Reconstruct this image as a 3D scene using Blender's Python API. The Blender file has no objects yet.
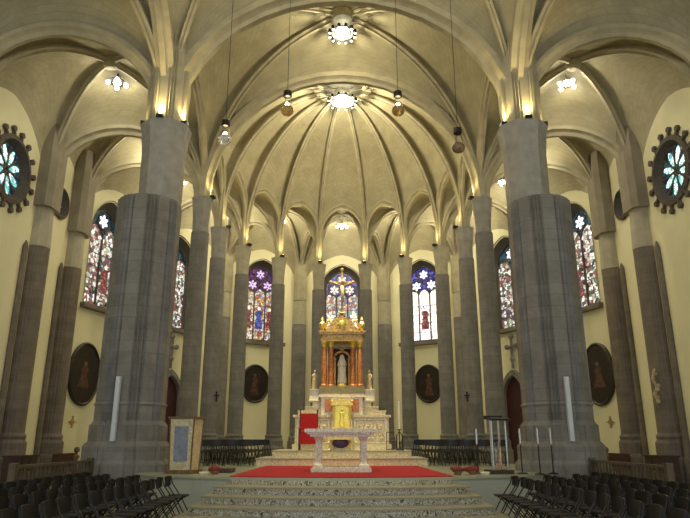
import bpy, math, random
from mathutils import Vector as V, Matrix
from mathutils.geometry import tessellate_polygon
from mathutils.bvhtree import BVHTree
random.seed(7)
sc = bpy.context.scene
COL = sc.collection
PI = math.pi
R = math.radians

# ------------------------------------------------------------------ materials
def nodes(name):
    m = bpy.data.materials.new(name); m.use_nodes = True
    nt = m.node_tree; b = nt.nodes['Principled BSDF']
    return m, nt, b
def mat(name, col, rough=.6, metal=0, var=0, scale=8, emit=None, es=0, trans=0, bump=0):
    m, nt, b = nodes(name)
    b.inputs['Base Color'].default_value = (*col, 1)
    b.inputs['Roughness'].default_value = rough
    b.inputs['Metallic'].default_value = metal
    if trans: b.inputs['Transmission Weight'].default_value = trans
    if emit: b.inputs['Emission Color'].default_value = (*emit, 1); b.inputs['Emission Strength'].default_value = es
    if var or bump:
        tc = nt.nodes.new('ShaderNodeTexCoord'); n = nt.nodes.new('ShaderNodeTexNoise')
        n.inputs['Scale'].default_value = scale; n.inputs['Detail'].default_value = 6
        nt.links.new(tc.outputs['Object'], n.inputs['Vector'])
        if var:
            r = nt.nodes.new('ShaderNodeValToRGB')
            r.color_ramp.elements[0].position = .3; r.color_ramp.elements[1].position = .7
            r.color_ramp.elements[0].color = (*[c*(1-var) for c in col], 1)
            r.color_ramp.elements[1].color = (*[min(1, c*(1+var)) for c in col], 1)
            nt.links.new(n.outputs['Fac'], r.inputs[0]); nt.links.new(r.outputs[0], b.inputs['Base Color'])
        if bump:
            bp = nt.nodes.new('ShaderNodeBump'); bp.inputs['Strength'].default_value = bump
            nt.links.new(n.outputs['Fac'], bp.inputs['Height']); nt.links.new(bp.outputs[0], b.inputs['Normal'])
    return m
def masonry(name, c1, c2, mortar, w, h, mode='UV', msize=.02, rough=.85, noise=.35):
    m, nt, b = nodes(name)
    b.inputs['Roughness'].default_value = rough
    tc = nt.nodes.new('ShaderNodeTexCoord')
    br = nt.nodes.new('ShaderNodeTexBrick')
    br.inputs['Color1'].default_value = (*c1, 1); br.inputs['Color2'].default_value = (*c2, 1)
    br.inputs['Mortar'].default_value = (*mortar, 1); br.inputs['Scale'].default_value = 1
    br.inputs['Mortar Size'].default_value = msize; br.inputs['Brick Width'].default_value = w
    br.inputs['Row Height'].default_value = h; br.inputs['Mortar Smooth'].default_value = .4
    if mode == 'UV':
        nt.links.new(tc.outputs['UV'], br.inputs['Vector'])
    else:
        s = nt.nodes.new('ShaderNodeSeparateXYZ'); a = nt.nodes.new('ShaderNodeMath'); cb = nt.nodes.new('ShaderNodeCombineXYZ')
        nt.links.new(tc.outputs['Object'], s.inputs[0])
        nt.links.new(s.outputs[0], a.inputs[0]); nt.links.new(s.outputs[1], a.inputs[1])
        nt.links.new(a.outputs[0], cb.inputs[0]); nt.links.new(s.outputs[2], cb.inputs[1])
        nt.links.new(cb.outputs[0], br.inputs['Vector'])
    n = nt.nodes.new('ShaderNodeTexNoise'); n.inputs['Scale'].default_value = 1.3; n.inputs['Detail'].default_value = 8
    n.inputs['Roughness'].default_value = .65
    nt.links.new(tc.outputs['Object'], n.inputs['Vector'])
    mr = nt.nodes.new('ShaderNodeMapRange'); mr.inputs['From Min'].default_value = .25; mr.inputs['From Max'].default_value = .75
    mr.inputs['To Min'].default_value = 1-noise; mr.inputs['To Max'].default_value = 1+noise
    nt.links.new(n.outputs['Fac'], mr.inputs['Value'])
    mx = nt.nodes.new('ShaderNodeMix'); mx.data_type = 'RGBA'; mx.blend_type = 'MULTIPLY'; mx.inputs[0].default_value = 1
    nt.links.new(br.outputs['Color'], mx.inputs[6]); nt.links.new(mr.outputs[0], mx.inputs[7])
    nt.links.new(mx.outputs[2], b.inputs['Base Color'])
    bp = nt.nodes.new('ShaderNodeBump'); bp.inputs['Strength'].default_value = .25; bp.inputs['Distance'].default_value = .02
    nt.links.new(br.outputs['Fac'], bp.inputs['Height']); bp.invert = True
    nt.links.new(bp.outputs[0], b.inputs['Normal'])
    return m
def marble(name, stops, scale=3, rough=.3, dist=2.0, vor=0):
    m, nt, b = nodes(name)
    b.inputs['Roughness'].default_value = rough
    tc = nt.nodes.new('ShaderNodeTexCoord'); n = nt.nodes.new('ShaderNodeTexNoise')
    n.inputs['Scale'].default_value = scale; n.inputs['Detail'].default_value = 10; n.inputs['Distortion'].default_value = dist
    n.inputs['Roughness'].default_value = .7
    nt.links.new(tc.outputs['Object'], n.inputs['Vector'])
    r = nt.nodes.new('ShaderNodeValToRGB'); el = r.color_ramp.elements
    while len(el) < len(stops): el.new(.5)
    for e, (p, c) in zip(el, stops): e.position = p; e.color = (*c, 1)
    nt.links.new(n.outputs['Fac'], r.inputs[0]); nt.links.new(r.outputs[0], b.inputs['Base Color'])
    return m
def stained(name, pal, scale=5, strength=3.0, grid=.0):
    """leaded coloured glass lit by daylight from outside"""
    m, nt, b = nodes(name)
    tc = nt.nodes.new('ShaderNodeTexCoord')
    v = nt.nodes.new('ShaderNodeTexVoronoi'); v.inputs['Scale'].default_value = scale
    v2 = nt.nodes.new('ShaderNodeTexVoronoi'); v2.feature = 'DISTANCE_TO_EDGE'; v2.inputs['Scale'].default_value = scale
    for q in (v, v2): nt.links.new(tc.outputs['Object'], q.inputs['Vector'])
    s = nt.nodes.new('ShaderNodeSeparateColor'); nt.links.new(v.outputs['Color'], s.inputs[0])
    r = nt.nodes.new('ShaderNodeValToRGB'); r.color_ramp.interpolation = 'CONSTANT'; el = r.color_ramp.elements
    while len(el) < len(pal): el.new(.5)
    for i, (e, c) in enumerate(zip(el, pal)): e.position = i/len(pal); e.color = (*c, 1)
    nt.links.new(s.outputs[0], r.inputs[0])
    lt = nt.nodes.new('ShaderNodeMath'); lt.operation = 'GREATER_THAN'; lt.inputs[1].default_value = .045
    nt.links.new(v2.outputs['Distance'], lt.inputs[0])
    mu = nt.nodes.new('ShaderNodeMath'); mu.operation = 'MULTIPLY'; mu.inputs[1].default_value = strength
    nt.links.new(lt.outputs[0], mu.inputs[0])
    nt.links.new(r.outputs[0], b.inputs['Emission Color']); nt.links.new(mu.outputs[0], b.inputs['Emission Strength'])
    b.inputs['Base Color'].default_value = (.02, .02, .03, 1); b.inputs['Roughness'].default_value = .2
    return m

VAULT = masonry('vault_masonry', (.40,.355,.225), (.375,.33,.205), (.32,.285,.18), .62, .26, msize=.015, noise=.18)
RIB = mat('rib_stone', (.40,.355,.235), .85, var=.15, scale=2)
STONE = masonry('grey_stone', (.235,.222,.20), (.205,.192,.172), (.195,.184,.166), 2.6, .34, mode='OBJ', noise=.35)
STONE_D = masonry('dark_stone', (.20,.165,.125), (.17,.14,.105), (.16,.132,.10), 2.6, .34, mode='OBJ', noise=.35)
CAPST = mat('cast_stone', (.33,.315,.275), .85, var=.16, scale=3)
PALEST = mat('pale_stone', (.44,.40,.29), .85, var=.12, scale=3)
PLAS = mat('cream_plaster', (.80,.755,.49), .9, var=.05, scale=.8)
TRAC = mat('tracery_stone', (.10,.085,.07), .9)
CORB = mat('corbel_stone', (.26,.225,.16), .85, var=.15, scale=2)
DROSE = mat('dark_carved_stone', (.10,.078,.06), .85, var=.2)
FLOOR = marble('floor_stone', [(.3,(.33,.31,.24)),(.6,(.45,.43,.33)),(.8,(.38,.36,.27))], 1.5, .28, 1)
PLATF = marble('platform_marble', [(.3,(.42,.44,.36)),(.7,(.52,.54,.44))], .9, .3, 1)
PLATTOP = marble('platform_top_stone', [(.3,(.36,.38,.27)),(.7,(.46,.46,.33))], .9, .25, 1)
NOSE = mat('tread_stone', (.34,.31,.20), .45, var=.1, scale=4)
RISER = marble('riser_marble', [(.38,(.06,.05,.03)),(.45,(.22,.19,.12)),(.5,(.85,.80,.66)),(.55,(.15,.125,.075)),(.62,(.46,.40,.27))], 5, .25, 3)
ALTM = marble('altar_marble', [(.36,(.20,.17,.11)),(.44,(.66,.61,.42)),(.5,(.95,.92,.78)),(.56,(.30,.26,.17)),(.62,(.84,.79,.60))], 6, .25, 3)
REDM = marble('red_marble', [(.36,(.22,.05,.012)),(.5,(.50,.16,.035)),(.58,(.66,.32,.10)),(.68,(.30,.08,.02))], 9, .3, 2)
YMAR = marble('cream_marble', [(.36,(.22,.17,.08)),(.45,(.70,.60,.34)),(.5,(.88,.80,.54)),(.55,(.36,.28,.14)),(.64,(.78,.70,.44))], 6, .3, 3)
WMAR = marble('white_marble', [(.35,(.52,.46,.30)),(.5,(.85,.79,.58)),(.65,(.66,.59,.40))], 5, .3, 1)
GREENM = marble('green_marble', [(.3,(.14,.13,.04)),(.6,(.30,.24,.08)),(.8,(.50,.40,.16))], 6, .3, 2)
GOLD = mat('gilding', (.85,.58,.16), .38, metal=.6, var=.35, scale=14, bump=.5)
GOLDB = mat('bright_gilding', (1.0,.74,.14), .35, metal=.6, var=.25, scale=20, bump=.6)
OLDG = mat('old_gilding', (.55,.36,.12), .5, metal=.4, var=.55, scale=12, bump=.6)
CARP = mat('red_carpet', (.40,.006,.012), .95, var=.15, scale=30)
REDV = mat('red_velvet', (.38,.008,.012), .9, var=.1, scale=10)
BLK = mat('black_vinyl', (.007,.0062,.006), .5)
BLKM = mat('black_metal', (.007,.0065,.006), .45, metal=.3)
IRON = mat('wrought_iron', (.03,.028,.025), .5, metal=.6)
WOOD = mat('brown_wood', (.17,.10,.045), .5, var=.3, scale=6)
RAILW = mat('railing_wood', (.10,.078,.045), .5, var=.3, scale=6)
DARKW = mat('dark_wood', (.05,.028,.018), .6, var=.3, scale=6)
REDW = mat('dark_red_leather', (.055,.012,.009), .6, var=.3, scale=4)
WAX = mat('white_wax', (.85,.82,.68), .5)
WPL = mat('white_plastic', (.62,.66,.70), .4)
PURP = mat('purple_fabric', (.055,.035,.09), .8, var=.4, scale=12)
BLUEM = marble('blue_marble', [(.3,(.16,.18,.26)),(.6,(.28,.31,.40)),(.8,(.42,.44,.48))], 4, .25, 1)
IVORY = mat('ivory_stone', (.75,.70,.55), .6, var=.15, scale=12)
STAT = mat('statue_stone', (.52,.40,.22), .6, var=.25, scale=14)
CANV = marble('dark_canvas', [(.3,(.010,.008,.006)),(.55,(.025,.017,.011)),(.75,(.085,.04,.02))], 2.6, .35, 1)
FIGR = marble('painted_robe', [(.35,(.03,.014,.01)),(.6,(.15,.065,.045))], 4, .4, 1)
FIGS = marble('painted_skin', [(.3,(.12,.07,.04)),(.7,(.24,.15,.09))], 4, .4, 1)
FRAM = mat('painting_frame', (.035,.028,.018), .4, metal=.2)
STEEL = mat('brushed_steel', (.55,.57,.60), .25, metal=.9)
ACRY = mat('clear_acrylic', (.93,.96,1.0), .03, trans=.95)
BULB = mat('lit_bulb', (1,1,1), .3, emit=(1,.97,.90), es=45)
SPB = mat('spot_lens', (1,1,1), .3, emit=(1,.97,.9), es=9)
BULBG = mat('lit_ring', (1,1,1), .3, emit=(.97,1,.95), es=2.5)
AMBER = mat('amber_glass', (.42,.30,.12), .15, trans=.7)
SMOKE = mat('smoked_glass', (.30,.20,.12), .12, trans=.5)
CLRG = mat('clear_glass', (.9,.92,.9), .05, trans=.9)
WBULB = mat('warm_bulb', (1,1,1), .3, emit=(1,.82,.45), es=60)
UPL = mat('uplight_lens', (1,1,1), .3, emit=(1,.8,.35), es=30)
DARKHOLE = mat('dark_recess', (.03,.012,.008), .8)
REDF = mat('red_petals', (.20,.02,.015), .7, var=.3, scale=20)
LEAF = mat('green_leaf', (.05,.12,.03), .6)

# ------------------------------------------------------------------ mesh builder
class MB:
    def __init__(s): s.v = []; s.f = []; s.uv = []
    def add(s, vs, fs, M=None):
        o = len(s.v)
        s.v += [tuple(M @ V(p)) if M else tuple(p) for p in vs]
        s.f += [tuple(o+i for i in f) for f in fs]
    def box(s, c, d, rz=0, M=None, taper=1):
        x, y, z = d[0]/2, d[1]/2, d[2]/2; t = taper
        vs = [(-x,-y,-z),(x,-y,-z),(x,y,-z),(-x,y,-z),(-x*t,-y*t,z),(x*t,-y*t,z),(x*t,y*t,z),(-x*t,y*t,z)]
        T = Matrix.Translation(c) @ Matrix.Rotation(rz, 4, 'Z')
        if M: T = M @ T
        s.add(vs, [(3,2,1,0),(4,5,6,7),(0,1,5,4),(1,2,6,5),(2,3,7,6),(3,0,4,7)], T)
    def rings(s, rings, close=True, cap=True):
        o = len(s.v); n = len(rings[0])
        for r in rings: s.v += [tuple(p) for p in r]
        for i in range(len(rings)-1):
            for j in range(n if close else n-1):
                k = (j+1) % n
                s.f.append((o+i*n+j, o+i*n+k, o+(i+1)*n+k, o+(i+1)*n+j))
        if cap and close:
            s.f.append(tuple(o+j for j in reversed(range(n))))
            s.f.append(tuple(o+(len(rings)-1)*n+j for j in range(n)))
    def lathe(s, prof, c=(0,0,0), n=16, sx=1, sy=1, rot=0, M=None):
        rg = []
        for r, z in prof:
            rg.append([V((c[0]+r*sx*math.cos(rot+2*PI*j/n), c[1]+r*sy*math.sin(rot+2*PI*j/n), c[2]+z)) for j in range(n)])
        if M: rg = [[M @ p for p in r] for r in rg]
        s.rings(rg)
    def tube(s, pts, r, n=6, r2=None, close=False):
        pts = [V(p) for p in pts]; rg = []; m = len(pts)
        for i, p in enumerate(pts):
            if close: t = pts[(i+1) % m]-pts[i-1]
            else: t = pts[min(i+1, m-1)]-pts[max(i-1, 0)]
            t.normalize(); a = V((0,0,1)) if abs(t.z) < .9 else V((1,0,0))
            u = t.cross(a).normalized(); w = t.cross(u)
            rr = r if r2 is None else r+(r2-r)*i/(m-1)
            rg.append([p+u*rr*math.cos(2*PI*j/n)+w*rr*math.sin(2*PI*j/n) for j in range(n)])
        if close: rg.append(rg[0])
        s.rings(rg, cap=not close)
    def bar(s, p, q, w, d=None):
        d = d or w; p, q = V(p), V(q); t = (q-p).normalized()
        a = V((0,0,1)) if abs(t.z) < .95 else V((0,1,0))
        u = t.cross(a).normalized()*w/2; k = t.cross(u).normalized()*d/2
        s.rings([[e-u-k, e+u-k, e+u+k, e-u+k] for e in (p, q)])
    def ball(s, c, r, n=12, m=8, sx=1, sy=1, sz=1):
        s.lathe([(max(r*math.sin(PI*i/m), .0005), -r*sz*math.cos(PI*i/m)) for i in range(m+1)], c, n, sx, sy)
    def plate(s, out, M, t):
        """flat outline (2-D) with thickness t, placed by M (local x,y in plane, z = thickness)"""
        n = len(out)
        tri = tessellate_polygon([[V((x, y, 0)) for x, y in out]])
        vs = [(x, y, 0) for x, y in out]+[(x, y, t) for x, y in out]
        fs = [tuple(f) for f in tri]+[tuple(i+n for i in reversed(f)) for f in tri]
        fs += [(i, (i+1) % n, n+(i+1) % n, n+i) for i in range(n)]
        s.add(vs, fs, M)
    def build(s, name, m, parent=None, smooth=False, uv=None):
        me = bpy.data.meshes.new(name); me.from_pydata(s.v, [], s.f); me.validate()
        if uv:
            l = me.uv_layers.new(name='UVMap')
            for lp in me.loops: l.data[lp.index].uv = uv[lp.vertex_index]
        me.materials.append(m)
        o = bpy.data.objects.new(name, me); COL.objects.link(o)
        if parent: o.parent = parent
        import bmesh
        b = bmesh.new(); b.from_mesh(me); bmesh.ops.recalc_face_normals(b, faces=b.faces); b.to_mesh(me); b.free()
        if smooth:
            for p in me.polygons: p.use_smooth = True
        return o
def empty(name, loc, rz=0):
    o = bpy.data.objects.new(name, None); COL.objects.link(o); o.empty_display_size = .1
    o.location = loc; o.rotation_euler = (0, 0, rz); return o
def tag(o, label, cat, group=None):
    o['label'] = label; o['category'] = cat
    if group: o['group'] = group
    return o
def thing(name, loc, label, cat, group=None, rz=0):
    return tag(empty(name, loc, rz), label, cat, group)
def struct(o): o['kind'] = 'structure'; return o
TR = [0]
def trim(mb, m, smooth=False):
    TR[0] += 1
    return struct(mb.build('trim_%d' % TR[0], m, smooth=smooth))
def copy_tree(o, parent=None):
    c = o.copy(); COL.objects.link(c); c.parent = parent
    for ch in list(o.children): copy_tree(ch, c)
    return c
def wallM(p0, p1):
    """local x along the wall from p0 to p1, local y up, local z towards the church interior"""
    p0 = V((*p0, 0)); p1 = V((*p1, 0)); x = (p1-p0).normalized(); y = V((0,0,1)); z = x.cross(y)
    mid = (p0+p1)/2; inside = V((0, 24, 0))-mid
    if z.dot(inside) < 0: z = -z
    M = Matrix(((x.x,y.x,z.x,mid.x),(x.y,y.y,z.y,mid.y),(x.z,y.z,z.z,mid.z),(0,0,0,1)))
    return M
def parch(w, z0, zs, k=1.3, n=10):
    """pointed arch outline, width w, from z0 to spring zs"""
    h = w/2; Rr = (k*k+1)/2; am = math.acos((Rr-1)/Rr)
    pts = [(-h, z0), (h, z0)]
    rt = [(h*(Rr*math.cos(am*i/n)-(Rr-1)), zs+h*Rr*math.sin(am*i/n)) for i in range(n+1)]
    return pts+rt+[(-x, z) for x, z in reversed(rt[:-1])]
def circ(r, cx=0, cy=0, n=24, ry=None):
    return [(cx+r*math.cos(2*PI*i/n), cy+(ry or r)*math.sin(2*PI*i/n)) for i in range(n)]

# ------------------------------------------------------------------ plan
ZC, ZO = 11.66, 10.5            # spring of inner and outer vaulting
AP = V((0, 29.6))
def ang(a, r, c=AP): return (c.x-r*math.sin(R(a)), c.y+r*math.cos(R(a)))   # a>0 : left
pB_, pA_ = (-6.05, 28.9), (-6.05, 25.0)
INN = {'E': ang(13.2, 6.05), 'D': ang(38.4, 5.85), 'C': ang(66, 5.85), 'B': pB_, 'A': pA_, 'G': (-5.95, 18.7)}
OUT = {'15': (-2.85, 40.4), '45': (-7.45, 37.8), '75': (-10.4, 32.5), 'P1': (-12.1, 26.4), 'P2': (-12.1, 23.3), 'P3': (-12.1, 17.3), 'P4': (-12.1, 6.3)}
NEAR = (-5.95, 6.3)
def mir(p): return (-p[0], p[1])
ZPL = .80                        # platform height

# ------------------------------------------------------------------ vaults
def arch_pts(p0, p1, z0, z1, za, k=None, n=9):
    p0, p1 = V(p0), V(p1); h = (p1-p0).length/2; zs = max(z0, z1)
    k = k or 1.0
    zst = za-k*h
    if zst < zs: zst = zs; k = (za-zs)/h
    if k >= 1:
        Rr = (k*k+1)/2; am = math.acos((Rr-1)/Rr)
        rt = [(Rr*math.cos(am*i/n)-(Rr-1), zst+h*Rr*math.sin(am*i/n)) for i in range(n+1)]
    else:
        rt = [(math.cos(PI/2*i/n), zst+h*k*math.sin(PI/2*i/n)) for i in range(n+1)]
    half = lambda sgn: [(x*sgn, z) for x, z in rt]
    left = half(-1); right = list(reversed(half(1)))[1:]
    pts = []
    ns = 4
    for i in range(ns): pts.append((-1, z0+(zst-z0)*i/ns))
    pts += left+right
    for i in range(1, ns+1): pts.append((1, zst+(z1-zst)*i/ns))
    if zst-z0 < .02: pts = pts[ns:]
    if zst-z1 < .02: pts = pts[:-ns]
    m = (p0+p1)/2; d = (p1-p0)/2
    return [V((m.x+d.x*x, m.y+d.y*x, z)) for x, z in pts]
def rcurve(p, boss, n=14):
    b = V(boss); out = []
    for i in range(n+1):
        f = PI/2*i/n; c, s_ = math.cos(f), math.sin(f)
        out.append(V((b.x+(p.x-b.x)*c, b.y+(p.y-b.y)*c, p.z+(b.z-p.z)*s_)))
    return out
def sweep(mb, pts, hint, w, d, up=.02):
    prof = [(-w,-up),(-w,.35*d),(-.6*w,.5*d),(-.42*w,.62*d),(-.3*w,d),(.3*w,d),(.42*w,.62*d),(.6*w,.5*d),(w,.35*d),(w,-up)]
    rg = []; hint = V(hint); last = None
    for i, p in enumerate(pts):
        t = (pts[min(i+1, len(pts)-1)]-pts[max(i-1, 0)])
        if t.length < 1e-6: t = V((0,0,1))
        t.normalize()
        N = hint-p; N = N-t*N.dot(t)
        if N.length < 1e-4: N = last or V((0,0,-1))
        N.normalize(); last = N; S = t.cross(N)
        rg.append([p+S*a+N*b for a, b in prof])
    mb.rings(rg)
BV, BF = [], []
CE = [0]
def cell(corners, boss, sides, name='ceiling', ribs=True, rw=.13, rd=.2, archribs=(), aw=.17, ad=.26, bossr=.3):
    """corners [(x,y,zspring)]; sides: apex height of each side arch (None = skip), k"""
    mb = MB(); uvs = []; n = len(corners)
    rb = MB(); any_r = False
    bz = V(boss)
    for i in range(n):
        c0, c1 = corners[i], corners[(i+1) % n]
        if sides[i] is None: continue
        za, k = sides[i]
        ap = arch_pts(c0[:2], c1[:2], c0[2], c1[2], za, k)
        cur = [rcurve(p, boss) for p in ap]
        o = len(mb.v); m = len(cur[0]); acc = 0
        for j, c in enumerate(cur):
            if j: acc += (ap[j]-ap[j-1]).length
            ln = 0
            for q, p in enumerate(c):
                if q: ln += (c[q]-c[q-1]).length
                mb.v.append(tuple(p)); uvs.append((acc*(1-.5*q/m), ln))
        for j in range(len(cur)-1):
            for q in range(m-1):
                a = o+j*m+q
                mb.f.append((a, a+1, a+m+1, a+m))
        if i in archribs:
            h = V((*((V(c0[:2])+V(c1[:2]))/2), (c0[2]+c1[2])/2))
            sweep(rb, ap, h, aw, ad); any_r = True
    if ribs:
        for i, c in enumerate(corners):
            if sides[i] is None and sides[i-1] is None: continue
            sweep(rb, rcurve(V(c), boss, 20), (bz.x, bz.y, c[2]-1), rw, rd); any_r = True
        rb.lathe([(bossr*.4,-rd-.14),(bossr*.8,-rd-.08),(bossr,-rd+.02),(bossr*1.1,-.02)], boss, 16)
    BF.extend([tuple(len(BV)+a for a in f) for f in mb.f]); BV.extend(mb.v)
    o = mb.build(name, VAULT, smooth=True, uv=uvs); struct(o)
    if any_r: trim(rb, RIB)
    return o
def z3(p, z): return (p[0], p[1], z)
BOSS_A = (0, 29.7, 19.75); BOSS_C = (0, 21.9, 18.7); BOSS_X = (0, 12.5, 19.6)
LI = ['A', 'B', 'C', 'D', 'E']
ring = [z3(INN[k], ZC) for k in LI]+[z3(mir(INN[k]), ZC) for k in reversed(LI)]
# apse: ten corners; last side is the entry arch
APS = [(15.5, 1.25)]*9+[(17.6, 1.0)]
cell(ring, BOSS_A, APS, archribs=range(9), aw=.2, ad=.22, rw=.12, rd=.2, bossr=.55)
A, G = INN['A'], INN['G']
mb = MB(); sweep(mb, arch_pts(A, mir(A), ZC, ZC, 17.75, 1.0), (0, A[1], ZC), .32, .32, .1); trim(mb, RIB)
cell([z3(G,ZC), z3(A,ZC), z3(mir(A),ZC), z3(mir(G),ZC)], BOSS_C, [(15.9,1.25),(17.7,1.0),(15.9,1.25),(17.05,1.0)], archribs=(0,2), rw=.14, rd=.22, bossr=.5)
mb = MB(); sweep(mb, arch_pts(G, mir(G), ZC, ZC, 17.05, 1.0), (0, G[1], ZC), .42, .36, .1); trim(mb, RIB)
cell([z3(NEAR,ZC), z3(G,ZC), z3(mir(G),ZC), z3(mir(NEAR),ZC)], BOSS_X, [(16.9,1.0),(17.05,1.0),(16.9,1.0),(17.05,1.0)], rw=.12, rd=.16)
for sd in (1, -1):
    q = (lambda p: p) if sd == 1 else mir
    mb = MB(); sweep(mb, arch_pts(q(G), q(NEAR), ZC, ZC, 16.9, 1.0), (q(G)[0], 12.5, ZC), .3, .34, .1); trim(mb, RIB)
    def bay(i1, i2, o1, o2, bz=15.7, inner=15.5, sides=None, **kw):
        c = [z3(q(INN[i1]),ZC), z3(q(INN[i2]),ZC), z3(q(OUT[o2]),ZO), z3(q(OUT[o1]),ZO)]
        cx = sum(p[0] for p in c)/4; cy = sum(p[1] for p in c)/4
        cell(c, (cx, cy, bz), sides or [(inner,1.25),(14.6,1.15),(13.75,1.15),(14.6,1.15)], archribs=kw.pop('ar', (1,)), **kw)
        return cx, cy
    bay('E','D','15','45'); bay('D','C','45','75'); bay('C','B','75','P1'); bay('B','A','P1','P2')
    bay('A','G','P2','P3', bz=15.9, sides=[(15.9,1.25),(15.1,1.0),(13.9,1.1),(14.6,1.15)], ar=(1,3), aw=.26, ad=.36)
    c = [z3(q(G),ZC), z3(q(NEAR),ZC), z3(q(OUT['P4']),ZO), z3(q(OUT['P3']),ZO)]
    cell(c, (q((-9,0))[0], 12.3, 17.2), [(16.9,1.0),(15.5,1.0),(14.5,1.0),(15.1,1.0)], rw=.16)
cE = [z3(mir(INN['E']),ZC), z3(INN['E'],ZC), z3(OUT['15'],ZO), z3(mir(OUT['15']),ZO)]
cell(cE, (0, 37.9, 15.7), [(15.5,1.25),(14.6,1.15),(13.75,1.15),(14.6,1.15)], archribs=(1,3))
BVH = BVHTree.FromPolygons(BV, BF)
def vz(x, y, z0=12.0):
    h = BVH.ray_cast(V((x, y, z0)), V((0, 0, 1)))
    return h[0].z if h[0] else 17.0

# ------------------------------------------------------------------ shell: floor, platform, light-blocking roof, walls
f = MB(); f.box((0, 18, -.15), (26.4, 50, .3)); fl = struct(f.build('floor', FLOOR))
f = MB(); f.box((0, 18, 20.6), (26.4, 50, .3)); struct(f.build('ceiling', mat('light_block_roof', (.2,.17,.12), .9)))  # unseen slab added above the vaults to keep world light out
CX, CY = 0, 23.0
def disc_outline(r, xmax, yb, n=26):
    """front arc of radius r about (0,23), |x|<=xmax, closed at y = yb"""
    a = math.asin(min(1, xmax/r)); pts = []
    for i in range(n+1):
        t = -a+2*a*i/n; pts.append((r*math.sin(t), CY-r*math.cos(t)))
    return pts+[(xmax, yb), (-xmax, yb)]
# sanctuary platform : circular front, straight sides, round apse end
def apse_outline(r, xm):
    a = math.asin(xm/r); front = [(r*math.sin(-a+2*a*i/40), CY-r*math.cos(-a+2*a*i/40)) for i in range(41)]
    back = [(6.5*math.cos(R(t)), 29.6+6.5*math.sin(R(t))) for t in range(0, 181, 10)]
    return front+back
Mz = Matrix.Identity(4)
mb = MB(); mb.plate(apse_outline(7.72, 6.4), Mz, ZPL-.06); struct(mb.build('floor', PLATF))
mb = MB(); mb.plate(apse_outline(7.78, 6.45), Matrix.Translation((0,0,ZPL-.06)), .06); struct(mb.build('floor', PLATTOP))
STR = [(8.5, 2.95), (9.1, 3.08), (9.7, 3.22), (10.3, 3.4)]
for i, (r, xm) in enumerate(STR):
    zt = ZPL-.16*(i+1)
    t = empty('stair_step', (0, 0, 0)); tag(t, ['curved patterned marble step just below the red carpet','second curved marble step below the carpet','third curved marble step below the carpet, widening at both ends','lowest wide curved marble step at the bottom of the photo'][i], 'step', 'curved steps up to the altar platform')
    ri, xi = ([(7.79, 2.82)]+STR)[i]
    def cshape(r, xm):
        o1 = disc_outline(r, xm, 15.9); o2 = disc_outline(ri, xi, 15.9)
        return o1[:-2]+[o1[-2]]+[(xi, 15.9)]+list(reversed(o2[:-2]))+[(-xi, 15.9), o1[-1]]
    a = MB(); a.plate(cshape(r-.03, xm-.03), Mz, zt-.04); a.build('riser', RISER, t)
    a = MB(); a.plate(cshape(r, xm), Matrix.Translation((0,0,zt-.04)), .04); a.build('tread', NOSE, t)
# patterned riser band under the carpet edge
mb = MB()
mb.plate([(7.8*math.sin(R(a)), CY-7.8*math.cos(R(a))) for a in range(-20, 21, 2)]+[(7.70*math.sin(R(a)), CY-7.70*math.cos(R(a))) for a in range(20, -21, -2)], Matrix.Translation((0,0,ZPL-.16)), .10)
trim(mb, RISER)

def wall(name, p0, p1, z0, z1, holes, th=.7, m=PLAS):
    M = wallM(p0, p1); L = (V(p1)-V(p0)).length/2+.25
    outer = [(-L, z0), (L, z0), (L, z1), (-L, z1)]
    loops = [outer]+holes
    tri = tessellate_polygon([[V((x, y, 0)) for x, y in l] for l in loops])
    allp = [p for l in loops for p in l]; n = len(allp)
    mb = MB(); fs = [tuple(f) for f in tri]+[tuple(i+n for i in f) for f in tri]
    o = 0
    for l in loops:
        for i in range(len(l)): fs.append((o+i, o+(i+1) % len(l), n+o+(i+1) % len(l), n+o+i))
        o += len(l)
    mb.add([(x, y, 0) for x, y in allp]+[(x, y, -th) for x, y in allp], fs, M)
    return struct(mb.build(name, m)), M
BLU = [(.02,.03,.16),(.05,.05,.30),(.01,.015,.08),(.12,.10,.45),(.03,.02,.10)]
PUR = [(.04,.01,.05),(.10,.02,.10),(.02,.01,.04),(.20,.06,.16),(.03,.03,.14)]
TEAL = [(.01,.03,.04),(.02,.08,.08),(.02,.10,.16),(.01,.02,.03)]
WARM = [(.9,.75,.45),(.55,.15,.06),(.95,.9,.8),(.75,.45,.12),(.35,.30,.6),(.9,.85,.7),(.40,.08,.05)]
WHT = [(1,.98,.9),(1,1,1),(.95,.85,.6),(1,1,.98),(.75,.75,.95),(1,.9,.75),(.85,.55,.45)]
MIX = [(.70,.72,.60),(.28,.07,.07),(.85,.82,.72),(.12,.18,.10),(.55,.42,.34),(.08,.07,.12),(.78,.76,.66),(.20,.10,.07),(.42,.40,.30),(.05,.05,.05)]
CEN = [(.75,.70,.55),(.80,.30,.18),(.25,.45,.55),(.95,.9,.8),(.6,.15,.08),(.10,.20,.40),(.35,.5,.4)]
G_ = {k: stained('glass_'+k, p, s_, e) for k, p, s_, e in (
    ('blue', BLU, 7, 1.3), ('violet', PUR, 7, 1.2), ('teal', TEAL, 6, .9), ('warm', WARM, 8, .95), ('white', WHT, 8, 2.2), ('mix', MIX, 6, 1.2), ('mix2', MIX, 6, 1.3), ('centre', CEN, 7, 1.0))}
STARW = stained('glass_star_white', [(.95,.95,1),(.8,.85,1),(1,1,1)], 9, 2.6)
STARV = stained('glass_star_violet', [(.7,.5,.75),(.85,.6,.8),(.6,.4,.7)], 9, 1.7)
STARG = stained('glass_star_gold', [(.85,.75,.5),(.8,.55,.3),(.9,.85,.7)], 9, 1.8)
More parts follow.
